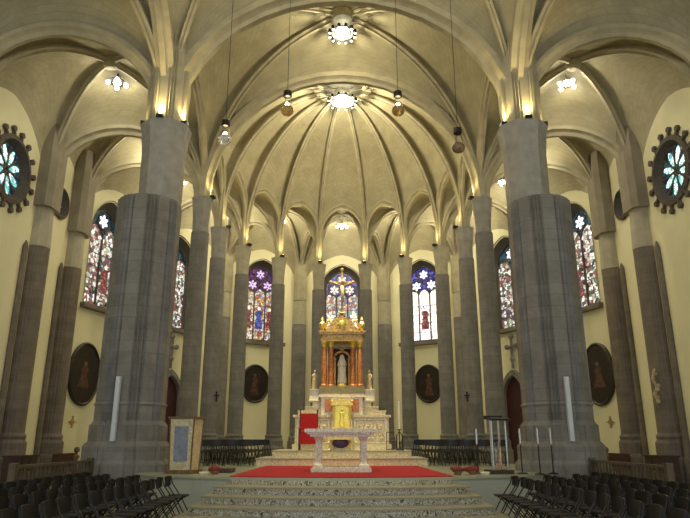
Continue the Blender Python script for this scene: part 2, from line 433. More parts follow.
START = stained('glass_star_green', [(.25,.65,.5),(.7,.95,.9),(.1,.4,.4),(.85,.95,.95)], 9, 1.7)
FB = stained('glass_blue_robe', [(.06,.08,.35),(.14,.17,.48),(.05,.05,.25)], 9, 1.1)
FR = stained('glass_red_robe', [(.32,.05,.05),(.2,.03,.04),(.45,.2,.15)], 9, 1.0)
FW = stained('glass_pale_robe', [(.95,.9,.7),(.8,.7,.45)], 9, 1.8)
W0, ZSILL, ZSP = 2.3, 7.75, 11.35
def figure(parent, M, x, z, h, m, d):
    a = MB()
    out = [(-.16*h,0),(.16*h,0),(.19*h,.25*h),(.12*h,.55*h),(.20*h,.62*h),(.13*h,.80*h),(.05*h,.84*h),(-.05*h,.84*h),(-.15*h,.80*h),(-.10*h,.5*h),(-.18*h,.2*h)]
    a.plate([(x+p, z+q_) for p, q_ in out], M @ Matrix.Translation((0,0,d)), .02); a.build('figure_pane', m, parent)
    a = MB(); a.plate(circ(.075*h, x, z+.92*h, 10), M @ Matrix.Translation((0,0,d)), .02); a.build('head_pane', FW, parent)
WN = [0]
def window(M, off, kind, w, tra, star, robes):
    WN[0] += 1
    t = empty('window_%d' % WN[0], (0,0,0)); struct(t)
    M = M @ Matrix.Translation((off, 0, 0))
    D = -.42
    # splayed stone surround
    o1 = parch(W0+.62, ZSILL-.25, ZSP, 1.2, 12); o2 = parch(W0, ZSILL, ZSP, 1.2, 12)
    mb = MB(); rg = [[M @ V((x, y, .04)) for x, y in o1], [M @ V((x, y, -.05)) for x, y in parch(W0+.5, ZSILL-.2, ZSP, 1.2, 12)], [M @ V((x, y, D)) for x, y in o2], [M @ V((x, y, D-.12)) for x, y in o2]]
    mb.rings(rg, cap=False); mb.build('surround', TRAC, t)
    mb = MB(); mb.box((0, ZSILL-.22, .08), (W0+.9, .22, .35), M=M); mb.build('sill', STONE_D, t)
    ze = ZSP-(.55 if kind == 'A' else .15)
    mb = MB(); mb.plate(parch(W0, ze, ZSP, 1.2, 12), M @ Matrix.Translation((0,0,D-.10)), .02); mb.build('tracery_glass', tra, t)
    n = 3 if kind == 'A' else 2; lw = W0/n
    fr = MB()
    for i in range(n):
        cx = -W0/2+lw*(i+.5)
        a = MB(); a.plate(parch(lw, ZSILL, ze-.15, 1.3, 6), M @ Matrix.Translation((cx,0,D-.09)), .02); a.build('lancet_glass', w, t)
        if robes[i % len(robes)]:
            figure(t, M, cx, ZSILL+.75, 1.45, robes[i % len(robes)], D-.07)
        # arch head of the light
        hp = parch(lw, ZSILL, ze-.15, 1.3, 6)[2:]
        fr.tube([M @ V((cx+x, y, D-.04)) for x, y in hp], .035, 5)
    for i in range(n+1):
        x = -W0/2+lw*i; x = max(-W0/2+.02, min(W0/2-.02, x))
        fr.bar(M @ V((x, ZSILL, D-.04)), M @ V((x, ze+.25, D-.04)), .085, .085)
    for j in range(1, 5):
        z = ZSILL+j*(ze-ZSILL-.2)/5
        fr.bar(M @ V((-W0/2, z, D-.05)), M @ V((W0/2, z, D-.05)), .03, .03)
    fr.bar(M @ V((-W0/2, ZSILL+.02, D-.04)), M @ V((W0/2, ZSILL+.02, D-.04)), .12, .08)
    cs = [(-.52, ZSP+.05, .40), (.52, ZSP+.05, .40), (0, ZSP+.78, .38)] if kind == 'A' else [(0, ZSP+.72, .44)]
    for cx, cz, r in cs:
        for p in range(6):
            a_ = R(60*p+30); pr = r*.36
            pet = [(cx+r*.45*math.cos(a_)+pr*.95*math.cos(u)*math.cos(a_)-pr*.5*math.sin(u)*math.sin(a_), cz+r*.45*math.sin(a_)+pr*.95*math.cos(u)*math.sin(a_)+pr*.5*math.sin(u)*math.cos(a_)) for u in [2*PI*k/8 for k in range(8)]]
            m2 = MB(); m2.plate(pet, M @ Matrix.Translation((0,0,D-.07)), .02); m2.build('petal_glass', star, t)
        fr.tube([M @ V((x, y, D-.05)) for x, y in circ(r, cx, cz, 20)], .035, 5, close=True)
    for cx, cz in ([(0, ze+.28), (-.85, ze+.2), (.85, ze+.2)] if kind == 'A' else [(-.7, ze+.1), (.7, ze+.1), (0, ze+.0)]):
        m2 = MB(); m2.plate(circ(.09, cx, cz, 8), M @ Matrix.Translation((0,0,D-.07)), .02); m2.build('small_glass', star, t)
    fr.tube([M @ V((x, y, D-.03)) for x, y in parch(W0-.06, ZSILL, ZSP, 1.2, 12)[1:]+[(-W0/2+.03, ZSILL)]], .06, 5)
    fr.build('tracery', TRAC, t)
    return t
def rose(M, off, z, r, cusps):
    WN[0] += 1
    t = empty('window_%d' % WN[0], (0,0,0)); struct(t)
    M = M @ Matrix.Translation((off, 0, 0))
    mb = MB(); mb.plate(circ(r*.72, 0, z, 32), M @ Matrix.Translation((0,0,-.22)), .02); mb.build('rose_glass', G_['teal'], t)
    for p in range(8):
        a_ = R(45*p+22.5); rc = r*.38
        pet = [(rc*math.cos(a_)+r*.23*math.cos(u)*math.cos(a_)-r*.085*math.sin(u)*math.sin(a_), z+rc*math.sin(a_)+r*.23*math.cos(u)*math.sin(a_)+r*.085*math.sin(u)*math.cos(a_)) for u in [2*PI*i/10 for i in range(10)]]
        m2 = MB(); m2.plate(pet, M @ Matrix.Translation((0,0,-.19)), .02); m2.build('petal_glass', START, t)
    fr = MB()
    rg = []
    for rr, zz in ((r*.86, -.02), (r*.86, .10), (r*.74, .14), (r*.72, .02), (r*.66, -.16), (r*.66, -.24), (r*.86, -.24)):
        rg.append([M @ V((x, y, zz)) for x, y in circ(rr, 0, z, 40)])
    rg.append(rg[0]); fr.rings(rg, cap=False)
    for p in range(8):
        a_ = R(45*p); fr.bar(M @ V((.1*math.cos(a_), z+.1*math.sin(a_), -.17)), M @ V((r*.68*math.cos(a_), z+r*.68*math.sin(a_), -.17)), .06, .06)
    fr.tube([M @ V((x, y, -.17)) for x, y in circ(.1, 0, z, 12)], .04, 5, close=True)
    fr.build('ring_moulding', DROSE, t)
    for p in range(16 if cusps else 0):
        a_ = R(22.5*p+11); c = lambda d, w_: (d*math.cos(a_)-w_*math.sin(a_), z+d*math.sin(a_)+w_*math.cos(a_))
        out = [c(r*.84,-.07), c(r*.95,-.035), c(r*.97,-.10), c(r*1.05,-.11), c(r*1.09,0), c(r*1.05,.11), c(r*.97,.10), c(r*.95,.035), c(r*.84,.07)]
        m2 = MB(); m2.plate(out, M, .12); m2.build('trefoil_cusp', DROSE, t)
    return t
hole = parch(W0+.5, ZSILL-.15, ZSP, 1.2, 12)
def hsh(off): return [(x+off, y) for x, y in hole]
ZW = 15.8
paint_spots = []
sideM = {}
w_, M0 = wall('wall_back', OUT['15'], mir(OUT['15']), 0, ZW, [hsh(0)])
window(M0, 0, 'A', G_['centre'], G_['blue'], STARG, [FW, FW, FW])
for sd, nm in ((1, 'left'), (-1, 'right')):
    q = (lambda p: p) if sd == 1 else mir
    w_, M1 = wall('wall_%s' % nm, q(OUT['15']), q(OUT['45']), 0, ZW, [hsh(0)])
    window(M1, 0, 'A', G_['warm' if sd == 1 else 'white'], G_['violet' if sd == 1 else 'blue'], STARV if sd == 1 else STARW, [FR, FB, FR] if sd == 1 else [None, FR, None])
    w_, M2 = wall('wall_%s' % nm, q(OUT['45']), q(OUT['75']), 0, ZW, [hsh(1.0)])
    window(M2, 1.0, 'B', G_['mix'], G_['teal'], START if sd == 1 else STARW, [None, None])
    w_, M3 = wall('wall_%s' % nm, q(OUT['75']), q(OUT['P1']), 0, ZW, [hsh(.55)])
    window(M3, .55, 'B', G_['mix2'], G_['teal'], STARW, [FR, None])
    w_, M4 = wall('wall_%s' % nm, q(OUT['P1']), q(OUT['P2']), 0, ZW, [circ(.68, 0, 11.4, 32)])
    rose(M4, 0, 11.4, .80, False)
    w_, M5 = wall('wall_%s' % nm, q(OUT['P2']), q(OUT['P3']), 0, ZW, [circ(1.26, -.5, 11.15, 40)])
    rose(M5, -.5, 11.15, 1.5, True)
    w_, M6 = wall('wall_%s' % nm, q(OUT['P3']), q((-12.1, -2)), 0, ZW, [])
    up = MB(); up.box((q((-12.5,0))[0], 18, 18.2), (.7, 50, 5)); struct(up.build('wall_%s' % nm, PLAS))  # unseen upper wall, added to close the shell against world light
    sideM[sd] = (M1, M2, M3, M4, M5, M6)
up = MB(); up.box((0, 42.9, 10), (26.4, .5, 21.5)); struct(up.build('wall_back', PLAS))  # unseen outer wall added behind the apse against light leaks

# ------------------------------------------------------------------ wall responds (pilasters)
def sect(r, th, groove=.06):
    t = (math.degrees(th)+22.5) % 45-22.5
    rr = r*.98/math.cos(R(t))
    if 13.5 < abs(t) < 17: rr -= r*groove
    elif abs(t) > 20: rr -= r*(groove+.02)
    return rr
def shaft(mb, c, prof, n=48, groove=.06, rot=0):
    rg = []
    for r, z in prof:
        rg.append([V((c[0]+sect(r, 2*PI*j/n, groove)*math.cos(2*PI*j/n+rot), c[1]+sect(r, 2*PI*j/n, groove)*math.sin(2*PI*j/n+rot), c[2]+z)) for j in range(n)])
    mb.rings(rg)
def respond(p, d, wide=.5, big=False):
    """p point on wall, d inward direction"""
    d = V(d).normalized(); c = (p[0]+d.x*.1, p[1]+d.y*.1, 0); rot = math.atan2(d.y, d.x)
    s_ = MB(); shaft(s_, c, [(wide*1.45,0),(wide*1.45,1.0),(wide*1.28,1.12),(wide*1.28,1.55),(wide*1.12,1.66),(wide*1.18,1.78),(wide,1.9),(wide,8.9)], rot=rot); trim(s_, STONE_D if big else STONE)
    s_ = MB(); shaft(s_, c, [(wide*.98,8.9),(wide*.86,ZO-.05),(wide*.95,ZO)], groove=.02, rot=rot); trim(s_, PALEST)
    s_ = MB()
    T = Matrix(((d.x,-d.y,0,p[0]),(d.y,d.x,0,p[1]),(0,0,1,0),(0,0,0,1)))
    hw = .62 if big else .42; dp = .62 if big else .5
    rg = []
    for z, w_, dd in ((ZO,hw,dp),(ZO+1.6,hw,dp),(ZO+2.6,hw,dp),(ZO+3.9,hw,dp)):
        rg.append([T @ V((-.3,-w_,z)), T @ V((dd*.7,-w_,z)), T @ V((dd,-w_*.6,z)), T @ V((dd,w_*.6,z)), T @ V((dd*.7,w_,z)), T @ V((-.3,w_,z))])
    s_.rings(rg); trim(s_, CORB if big else RIB)
    t = V((-d.y, d.x))
    s_ = MB()
    for sg in (1, -1):
        q_ = V(p)+t*sg*(wide+.38)+d*.08
        s_.lathe([(.16,0),(.16,1.0),(.12,1.1),(.11,8.7),(.03,8.95)], (q_.x, q_.y, 0), 8)
    trim(s_, STONE_D)
for sd in (1, -1):
    q = (lambda p: p) if sd == 1 else mir
    for k in ('15', '45', '75'):
        p = q(OUT[k]); respond(p, (-p[0], 29.6-p[1]), .48)
    for k in ('P1', 'P2', 'P3'):
        respond(q(OUT[k]), (sd, 0), .47, True)

# ------------------------------------------------------------------ pillars
def uplight(x, y, z, tx, ty, label, group=None, e=60, tilt=.12):
    dx, dy = tx-x, ty-y; l = math.hypot(dx, dy) or 1; dx /= l; dy /= l
    t = thing('uplight', (x, y, z), label, 'spotlight', group, math.atan2(dy, dx))
    m = MB(); m.box((0,0,.06), (.20,.22,.10)); m.build('housing', BLKM, t)
    m = MB(); m.lathe([(.07,.112),(.07,.125)], (0,0,0), 10); m.build('lens', UPL, t)
    ld = bpy.data.lights.new('uplight_lamp', 'SPOT'); ld.energy = e; ld.color = (1, .78, .36); ld.spot_size = R(88); ld.spot_blend = 1; ld.shadow_soft_size = .10
    lo = bpy.data.objects.new('uplight_lamp', ld); COL.objects.link(lo); lo.parent = t; lo.location = (0, 0, .16)
    lo.rotation_euler = (0, PI-tilt, 0)
    return t
def pillar(x, y, label, z0=ZPL, r=.39, group='stone pillars round the apse', s0=10.1):
    t = thing('stone_pillar', (x, y, z0), label, 'pillar', group)
    H = ZC-z0
    m = MB(); shaft(m, (0,0,0), [(r*1.5,0),(r*1.5,.45),(r*1.32,.55),(r*1.32,.8),(r*1.12,.95),(r*1.2,1.05),(r,1.15)]); m.build('base', STONE, t)
    m = MB(); shaft(m, (0,0,0), [(r,1.15),(r*.97,s0-z0)]); m.build('shaft', STONE, t)
    m = MB(); m.lathe([(r*.86,s0-z0),(r*.9,H-.9),(r*1.12,H-.08),(r*1.18,H)], (0,0,0), 8, rot=PI/8); m.build('capital', CAPST if x*x > 35 else PALEST, t)
    m = MB(); shaft(m, (0,0,0), [(r*.62,H),(r*.62,H+2.2),(r*.45,H+3.4)], groove=.2); m.build('rib_cluster', RIB, t)
    return t
names = {'A': ('first slim stone pillar behind the big %s pillar',)*2,
         'B': ('stone pillar behind the %s choir chairs, just before the apse curve',)*2,
         'C': ('stone pillar on the %s outer edge of the apse, beside the oval painting',)*2,
         'D': ('stone pillar between the oval painting and the high altar, %s side',)*2,
         'E': ('stone pillar immediately %s of the central stained glass window',)*2}
ULN = {'A': 'capital of the first slim pillar behind the big %s pillar', 'B': 'capital of the %s pillar just before the apse curve', 'C': 'capital of the %s pillar outside the oval painting',
       'D': 'capital of the pillar between painting and high altar, %s', 'E': 'capital immediately %s of the central stained glass window'}
for sd, nm in ((1, 'left'), (-1, 'right')):
    for k in LI:
        p = INN[k]; x = p[0]*sd
        pillar(x, p[1], names[k][0] % nm)
        # spotlights on the capital, on the side facing the nave
        c = V((0, 27.5 if k not in 'A' else 24)); dv = (c-V((x, p[1]))).normalized()
        uplight(x+dv.x*.47, p[1]+dv.y*.47, ZC, c.x, c.y, 'small black uplight on the %s' % (ULN[k] % nm), 'uplights on the capitals', e=150)
def big_pillar(x, y, label):
    t = thing('stone_pillar', (x, y, 0), label, 'pillar', 'two big clustered pillars')
    ox = .30 if x < 0 else -.30
    m = MB(); shaft(m, (0,0,0), [(1.27,0),(1.27,1.0),(1.22,1.06),(1.18,1.12),(1.18,1.48),(1.12,1.56),(1.06,1.62),(1.06,2.05),(1.0,2.12),(.96,2.18)], n=96, groove=.04); m.build('base', STONE, t)
    m = MB(); shaft(m, (0,0,0), [(.96,2.18),(.96,2.58),(1.0,2.63),(.96,2.70),(.955,8.97)], n=96, groove=.10); m.build('shaft', STONE, t)
    m = MB(); m.lathe([(.68,8.97),(.70,10.6),(.76,11.3),(.84,ZC)], (ox,0,0), 8, rot=PI/8); m.build('capital', CAPST, t)
    m = MB(); shaft(m, (ox,0,0), [(.64,ZC),(.68,13.2),(.68,14.2),(.5,15.6)], n=96, groove=.10); m.build('rib_cluster', RIB, t)
    return t
BP = [(-6.2, 18.7), (6.34, 18.7)]
big_pillar(*BP[0], 'huge clustered grey stone pillar rising left of the altar steps')
big_pillar(*BP[1], 'huge clustered grey stone pillar rising right of the altar steps')
for (x, y), nm in zip(BP, ('left', 'right')):
    s_ = -1 if x > 0 else 1
    uplight(x+s_*.98, y-.28, ZC, 0, 18.0, 'uplight on big %s pillar, inner corner under the wide arch' % nm, 'uplights on the big pillars', 260, .3)
    uplight(x+s_*.28, y-.73, ZC, x*.8, 10, 'uplight on the front of the big %s pillar capital' % nm, 'uplights on the big pillars', 240, .15)
    uplight(x-s_*.38, y-.28, ZC, x*2, 17, 'uplight on outer side of the big %s pillar capital' % nm, 'uplights on the big pillars', 60, .3)
    # column loudspeaker
    t = thing('column_speaker', (x+(-.05 if x < 0 else -.04), y-1.11, 1.62), 'slim white column loudspeaker on the front of the big %s pillar' % nm, 'loudspeaker', 'column loudspeakers')
    m = MB(); m.box((0,0,.87), (.12,.12,1.74)); m.box((0,-.065,.87), (.085,.02,1.66)); m.build('cabinet', WPL, t)
    m = MB(); m.box((0,.085,.4), (.05,.07,.06)); m.box((0,.085,1.35), (.05,.07,.06)); m.build('bracket', BLKM, t)

# ------------------------------------------------------------------ hanging lamps
def point(x, y, z, e, col, r=.3, parent=None):
    ld = bpy.data.lights.new('lamp_light', 'POINT'); ld.energy = e; ld.color = col; ld.shadow_soft_size = r
    lo = bpy.data.objects.new('lamp_light', ld); COL.objects.link(lo); lo.location = (x, y, z)
    if parent: lo.parent = parent; lo.location = (x-parent.location.x, y-parent.location.y, z-parent.location.z)
    return lo
WHITE = (1.0, .90, .62)
def ring_lamp(x, y, z, r, label, e):
    t = thing('ring_chandelier', (x, y, z), label, 'chandelier', 'round chandeliers under the vault bosses')
    top = vz(x, y)-z
    m = MB(); m.tube([(0,0,0.1),(0,0,top)], .012, 5)
    for k in range(3): m.tube([(0,0,.5),(r*math.cos(R(120*k)),r*math.sin(R(120*k)),.08)], .01, 4)
    m.build('suspension_rod', STEEL, t)
    m = MB(); m.tube([(x_, y_, 0) for x_, y_ in circ(r, n=28)], .05, 6, close=True); m.tube([(x_, y_, .1) for x_, y_ in circ(r*.8, n=28)], .03, 6, close=True); m.build('hoop', STEEL, t)
    m = MB(); m.lathe([(r*.40,.02),(r*.72,-.03),(r*.72,.05),(r*.40,.06),(r*.40,.02)], (0,0,0), 28); 
    m.v = m.v; m.build('ring_diffuser', BULBG, t)
    for k in range(12):
        a = R(30*k+15); cx, cy = (r+.12)*math.cos(a), (r+.12)*math.sin(a)
        m = MB(); m.lathe([(.045,-.10),(.06,-.1),(.065,.06),(.03,.1)], (cx,cy,0), 8); m.tube([(r*math.cos(a),r*math.sin(a),0),(cx,cy,0)], .015, 4); sp = m.build('spot', BLKM, t)
        m = MB(); m.lathe([(.035,-.13),(.045,-.105)], (cx,cy,0), 8); m.build('spot_bulb', SPB, sp)
    point(x, y, z-.42, e, WHITE, .12, t)
    return t
ring_lamp(0, 22.0, 17.87, .42, 'ring of white spotlights glowing at the top centre of the chancel vault', 420)
ring_lamp(0, 29.0, 18.84, .62, 'larger glowing ring lamp below the apse boss where the ribs meet', 1100)
def downspot(x, y, z, tgt, e, size=30):
    ld = bpy.data.lights.new('spot_light', 'SPOT'); ld.energy = e; ld.color = (1,.86,.50); ld.spot_size = R(size); ld.spot_blend = .9; ld.shadow_soft_size = .12
    lo = bpy.data.objects.new('spot_light', ld); COL.objects.link(lo); lo.location = (x, y, z)
    lo.rotation_euler = (V(tgt)-V((x,y,z))).to_track_quat('-Z', 'Y').to_euler()
downspot(0, 21.6, 17.7, (0, 23.8, 3.0), 17000, 24)
downspot(0, 12.6, 18.0, (0, 19.5, .8), 3600, 38)
def cluster(x, y, z, label, e, n=4, s_=1):
    t = thing('spotlight_cluster', (x, y, z), label, 'lamp', 'spotlight clusters under the aisle vaults')
    top = vz(x, y)-z
    m = MB(); m.tube([(0,0,.1),(0,0,top)], .02, 5); m.build('rod', BLKM, t)
    m = MB(); m.lathe([(.10*s_,.12),(.28*s_,.06),(.28*s_,.02),(.1*s_,.0)], (0,0,0), 14); m.build('plate', BLKM, t)
    m = MB(); m.lathe([(.11*s_,-.03),(.13*s_,.0)], (0,0,0), 12); m.build('centre_bulb', BULB, t)
    for k in range(n):
        a = R(360/n*k+20); cx, cy = .30*s_*math.cos(a), .30*s_*math.sin(a)
        m = MB(); m.ball((cx,cy,-.04), .07*s_, 8, 6); m.build('bulb', BULB, t)
    point(x, y, z-.2, e, WHITE, .1, t)
for sd, nm in ((1, 'left'), (-1, 'right')):
    cluster(-9.05*sd, 21.9, 15.42, 'large bright spotlight cluster high in the %s aisle, outside the big pillar' % nm, 110, 4, 1.15)
    cluster(-8.9*sd, 26.6, 14.9, 'spotlight cluster in the second %s aisle bay behind the big pillar' % nm, 120)
    cluster(-8.7*sd, 30.6, 14.9, 'spotlight cluster beside the big %s pillar capital, before the apse' % nm, 140)
    cluster(-6.95*sd, 34.6, 15.0, 'spotlight cluster in the ambulatory arch over the %s oval painting' % nm, 210)
    cluster(-3.9*sd, 37.1, 15.05, 'tiny spotlight seen in the arch just %s of the centre arch' % nm, 190, 3, .75)
cluster(0, 37.9, 15.0, 'spotlight cluster in the centre arch above the middle window', 240, 5, 1.1)
def pendant(x, y, z, glass, bulb, label, e):
    t = thing('pendant_lamp', (x, y, z), label, 'lamp', 'globe pendants over the altar steps')
    top = vz(x, y)-z
    m = MB(); m.tube([(0,0,.55),(0,0,top)], .008, 5); m.build('wire', BLKM, t)
    m = MB(); m.lathe([(.03,.55),(.10,.54),(.11,.40),(.09,.38)], (0,0,0), 12)
    for k in range(3): m.tube([(.08*math.cos(R(120*k)),.08*math.sin(R(120*k)),.4),(.12*math.cos(R(120*k)),.12*math.sin(R(120*k)),.1)], .006, 4)
    m.build('cap', BLKM, t)
    m = MB(); m.ball((0,0,0), .17, 16, 10, sz=.85); m.build('globe', glass, t, smooth=True)
    if bulb:
        m = MB(); m.ball((0,-.0,.17), .05, 10, 6); m.build('bulb', bulb, t)
        point(x, y, z+.3, e, (1,.75,.4), .1, t)
pendant(-1.4, 14.0, 9.68, AMBER, WBULB, 'amber glass globe pendant hanging left of the apse boss', 14)
pendant(1.42, 14.0, 9.68, AMBER, WBULB, 'amber glass globe pendant hanging right of the apse boss', 14)
pendant(-2.98, 14.2, 8.95, CLRG, BULB, 'clear glass globe pendant with white bulb near the left arch foot', 14)
pendant(2.94, 14.2, 8.75, SMOKE, None, 'unlit brown glass globe pendant near the right arch foot', 0)

ring_lamp(0, 12.5, 18.2, .62, 'added fill ring lamp, out of view under the crossing vault', 640)  # extra lamp added outside the frame as broad fill
for sd, nm in ((1, 'left'), (-1, 'right')):
    cluster(-9.1*sd, 12.3, 15.6, 'added fill spotlight cluster, out of view in the %s transept bay' % nm, 35, 4, 1.15)  # extra lamps added outside the frame to brighten the side bays
# ------------------------------------------------------------------ sanctuary furnishings
car = MB(); pts = []
a0 = math.asin(2.72/7.7)
for i in range(21):
    a = -a0+2*a0*i/20; pts.append((7.66*math.sin(a), CY-7.66*math.cos(a)))
car.plate(pts+[(2.55, 22.0), (-2.55, 22.0)], Matrix.Translation((0,0,ZPL+.001)), .018)
tag(car.build('carpet', CARP), 'red carpet spread on the altar platform under the marble table', 'carpet')
# predella steps
for i, (w, y, z0, h) in enumerate(((5.9, 22.1, ZPL, .25), (4.9, 22.55, ZPL+.25, .25))):
    t = thing('altar_step', (0, 0, z0), ['lower patterned marble step behind the red carpet','upper patterned marble step carrying the red chair and high altar'][i], 'step', 'steps to the high altar')
    m = MB(); m.box((0, y+1.5, h/2-.02), (w-.06, 2.94, h-.04)); m.build('riser', YMAR, t)
    m = MB(); m.box((0, y+1.5, h-.02), (w, 3.0, .04)); m.build('tread', NOSE, t)
ZS = ZPL+.5
# main altar table
t = thing('altar_table', (-.02, 17.95, ZPL+.026), 'free-standing marble altar table with two baluster legs on the red carpet', 'altar')
m = MB(); m.box((0,0,.045), (1.64,.92,.10)); m.box((0,0,.11), (1.54,.84,.03)); m.build('plinth', ALTM, t)
for sx in (-1, 1):
    m = MB(); prof = [(.20,.12),(.20,.17),(.15,.21),(.115,.26),(.13,.42),(.125,.62),(.10,.78),(.13,.83),(.17,.87),(.18,.92)]
    m.lathe(prof, (sx*.62,-.22,0), 4, rot=PI/4); m.lathe(prof, (sx*.62,.22,0), 4, rot=PI/4); m.build('leg', ALTM, t)
m = MB(); m.box((0,0,.95), (1.70,.84,.07)); m.box((0,0,1.005), (1.86,.92,.05)); m.box((0,0,1.07), (2.0,1.0,.09)); m.build('table_top', ALTM, t)
m = MB(); m.box((0,0,1.119), (1.94,.94,.008)); m.build('altar_cloth', WPL, t)
# high altar
t = thing('high_altar', (0, 24.0, ZS), 'stepped cream marble high altar wall behind the altar table', 'altar')
m = MB(); m.box((0,0,.10), (3.62,1.0,.2)); m.box((0,0,.66), (3.45,.9,1.0)); m.box((0,0,1.2), (3.62,1.0,.09)); m.build('altar_front', YMAR, t)
for sx in (-1, 1):
    m = MB()
    x0, x1 = sx*.48, sx*1.62
    for (a, b) in (((x0,.26),(x1,.26)), ((x1,.26),(x1,1.08)), ((x1,1.08),(x0,1.08)), ((x0,1.08),(x0,.26))):
        m.bar((a[0],-.46,a[1]), (b[0],-.46,b[1]), .05, .04)
    m.build('panel_moulding', WMAR, t)
for sx in (-1, 1):
    m = MB(); m.box((sx*1.05,-.455,.67), (1.0,.03,.7))
    for i in range(4):
        for j in range(2):
            cx_, cz_ = sx*1.05-.36+.24*i, .50+.33*j; dr = 1 if (i+j) % 2 else -1
            m.tube([(cx_+dr*.012*k*math.cos(k*.62), -.485, cz_+.012*k*math.sin(k*.62)) for k in range(2, 12)], .02, 5)
    m.build('carved_panel', YMAR, t)
for i, (w, z, h) in enumerate(((3.25,1.245,.16),(2.7,1.405,.16),(2.2,1.565,.18))):
    m = MB(); m.box((0,.1,z+h/2), (w,.8-.06*i,h)); m.box((0,.1,z+h-.02), (w+.06,.86-.06*i,.04)); m.build('gradine', YMAR, t)
m = MB(); m.box((0,-.02,1.57), (1.55,.85,.64)); m.box((0,-.02,1.93), (1.72,.95,.10)); m.box((0,-.02,2.0), (1.64,.9,.06)); m.build('pedestal', WMAR, t)
for sx in (-1, 1):
    m = MB(); m.box((sx*.5,-.46,1.58), (.26,.05,.46)); m.build('red_panel', REDM, t)
for sx in (-1, 1):
    m = MB(); m.box((sx*1.04,-.05,1.95), (.36,.42,.42)); m.box((sx*1.04,-.05,2.17), (.42,.48,.04)); m.box((sx*1.04,-.05,1.77), (.42,.48,.05)); m.build('statue_pedestal', WMAR, t)
# tabernacle
t = thing('tabernacle', (0, 23.3, ZS), 'bright gold tabernacle with arched pediment in the middle of the high altar', 'tabernacle')
m = MB(); m.box((0,0,.53), (.74,.36,1.06)); m.build('base', WMAR, t)
m = MB(); m.box((0,-.02,.70), (.74,.40,.10)); m.box((0,0,1.2), (.60,.34,.9)); m.build('body', GOLD, t)
m = MB(); m.plate(parch(.44, .78, 1.35, 1.0, 6), Matrix(((1,0,0,0),(0,0,-1,-.17),(0,1,0,0),(0,0,0,1))), .03); m.build('door', GOLDB, t)
m = MB()
m.lathe([(.05,.80),(.12,.82),(.07,1.1),(.09,1.3),(.03,1.34)], (0,-.20,0), 10, sy=.35); m.ball((0,-.2,1.40), .055, 8, 6); m.build('door_relief', GOLDB, t)
for sx in (-1, 1):
    m = MB(); m.lathe([(.055,.75),(.035,.8),(.035,1.5),(.06,1.56)], (sx*.30,-.19,0), 8); m.build('colonnette', GOLDB, t)
m = MB(); m.box((0,-.02,1.6), (.82,.42,.08)); m.plate([(.36*math.cos(R(a)), 1.64+.16*math.sin(R(a))) for a in range(0, 181, 15)], Matrix(((1,0,0,0),(0,0,-1,.0),(0,1,0,0),(0,0,0,1))), .2)
m.ball((-.38,-.1,1.72), .06, 8, 6); m.ball((.38,-.1,1.72), .06, 8, 6); m.build('pediment', GOLD, t)
# baldachin
ZB = ZS+2.03
t = thing('baldachin', (0, 24.0, ZB), 'gilded baldachin on red marble columns holding a niche above the tabernacle', 'baldachin')
m = MB(); m.box((0,0,.10), (1.72,1.0,.2)); m.box((0,0,.22), (1.66,.95,.06)); m.build('base', GREENM, t)
for x, y in ((-.68,-.36),(-.42,-.24),(.42,-.24),(.68,-.36),(-.68,.38),(.68,.38)):
    m = MB(); m.lathe([(.125,.25),(.125,.30),(.10,.34),(.105,.9),(.09,1.72)], (x,y,0), 14); c = m.build('column', REDM, t)
    m = MB(); m.lathe([(.08,1.72),(.095,1.76),(.085,1.80),(.13,1.90),(.13,1.94)], (x,y,0), 12); m.build('column_capital', GOLDB, c)
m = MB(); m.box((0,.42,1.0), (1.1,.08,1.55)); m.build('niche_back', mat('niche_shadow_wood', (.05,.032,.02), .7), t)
m = MB()
for sx in (-1,1): m.lathe([(.05,.25),(.04,.4),(.04,1.25),(.07,1.32)], (sx*.27,-.15,0), 10)
pts = [(.30*math.cos(R(a)), -.15, 1.32+.26*math.sin(R(a))) for a in range(0, 181, 15)]; m.tube(pts, .045, 6); m.lathe([(.06,1.62),(.1,1.66),(.02,1.78)], (0,-.15,0), 8)
m.build('niche_arch', OLDG, t)
m = MB(); m.lathe([(.22,.25),(.22,.32),(.17,.34),(.17,.40)], (0,-.1,0), 12); m.build('niche_pedestal', GOLD, t)
m = MB()
m.box((0,0,2.0), (1.62,1.0,.12)); m.box((0,0,2.12), (1.52,.94,.14)); m.box((0,0,2.24), (1.72,1.06,.09)); m.box((0,0,2.31), (1.80,1.10,.05)); m.build('entablature', OLDG, t)
m = MB(); m.plate([(.62,2.335),(.62,2.42),(.50,2.5),(.44,2.64),(.34,2.78),(.2,2.86),(0,2.9),(-.2,2.86),(-.34,2.78),(-.44,2.64),(-.50,2.5),(-.62,2.42),(-.62,2.335)], Matrix(((1,0,0,0),(0,0,-1,-.38),(0,1,0,0),(0,0,0,1))), .1)
m.lathe([(.64,2.335),(.64,2.45),(.54,2.55),(.42,2.75),(.28,2.9),(.12,2.96),(.14,3.02),(.05,3.1)], (0,0,0), 16, sy=.7)
m.build('dome', OLDG, t, smooth=False)
m = MB(); m.ball((0,-.50,2.62), .13, 12, 8, sy=.4); 
for k in range(8): m.bar((0,-.5,2.62), (.2*math.cos(R(45*k)),-.5,2.62+.2*math.sin(R(45*k))), .02)
m.build('sunburst', GOLDB, t)
for sx in (-1, 1):
    m = MB(); m.lathe([(.10,2.335),(.06,2.4),(.13,2.52),(.14,2.62),(.06,2.72),(.07,2.78),(.02,2.9)], (sx*.76,-.38,0), 10); m.build('urn', GOLD, t)
    m = MB(); 
    pts = [(sx*(.42+.22*u), -.36, 2.42+.25*math.sin(u*PI)+.18*(1-u)) for u in [i/8 for i in range(9)]]; m.tube(pts, .05, 6, r2=.03); m.build('scroll', GOLD, t)
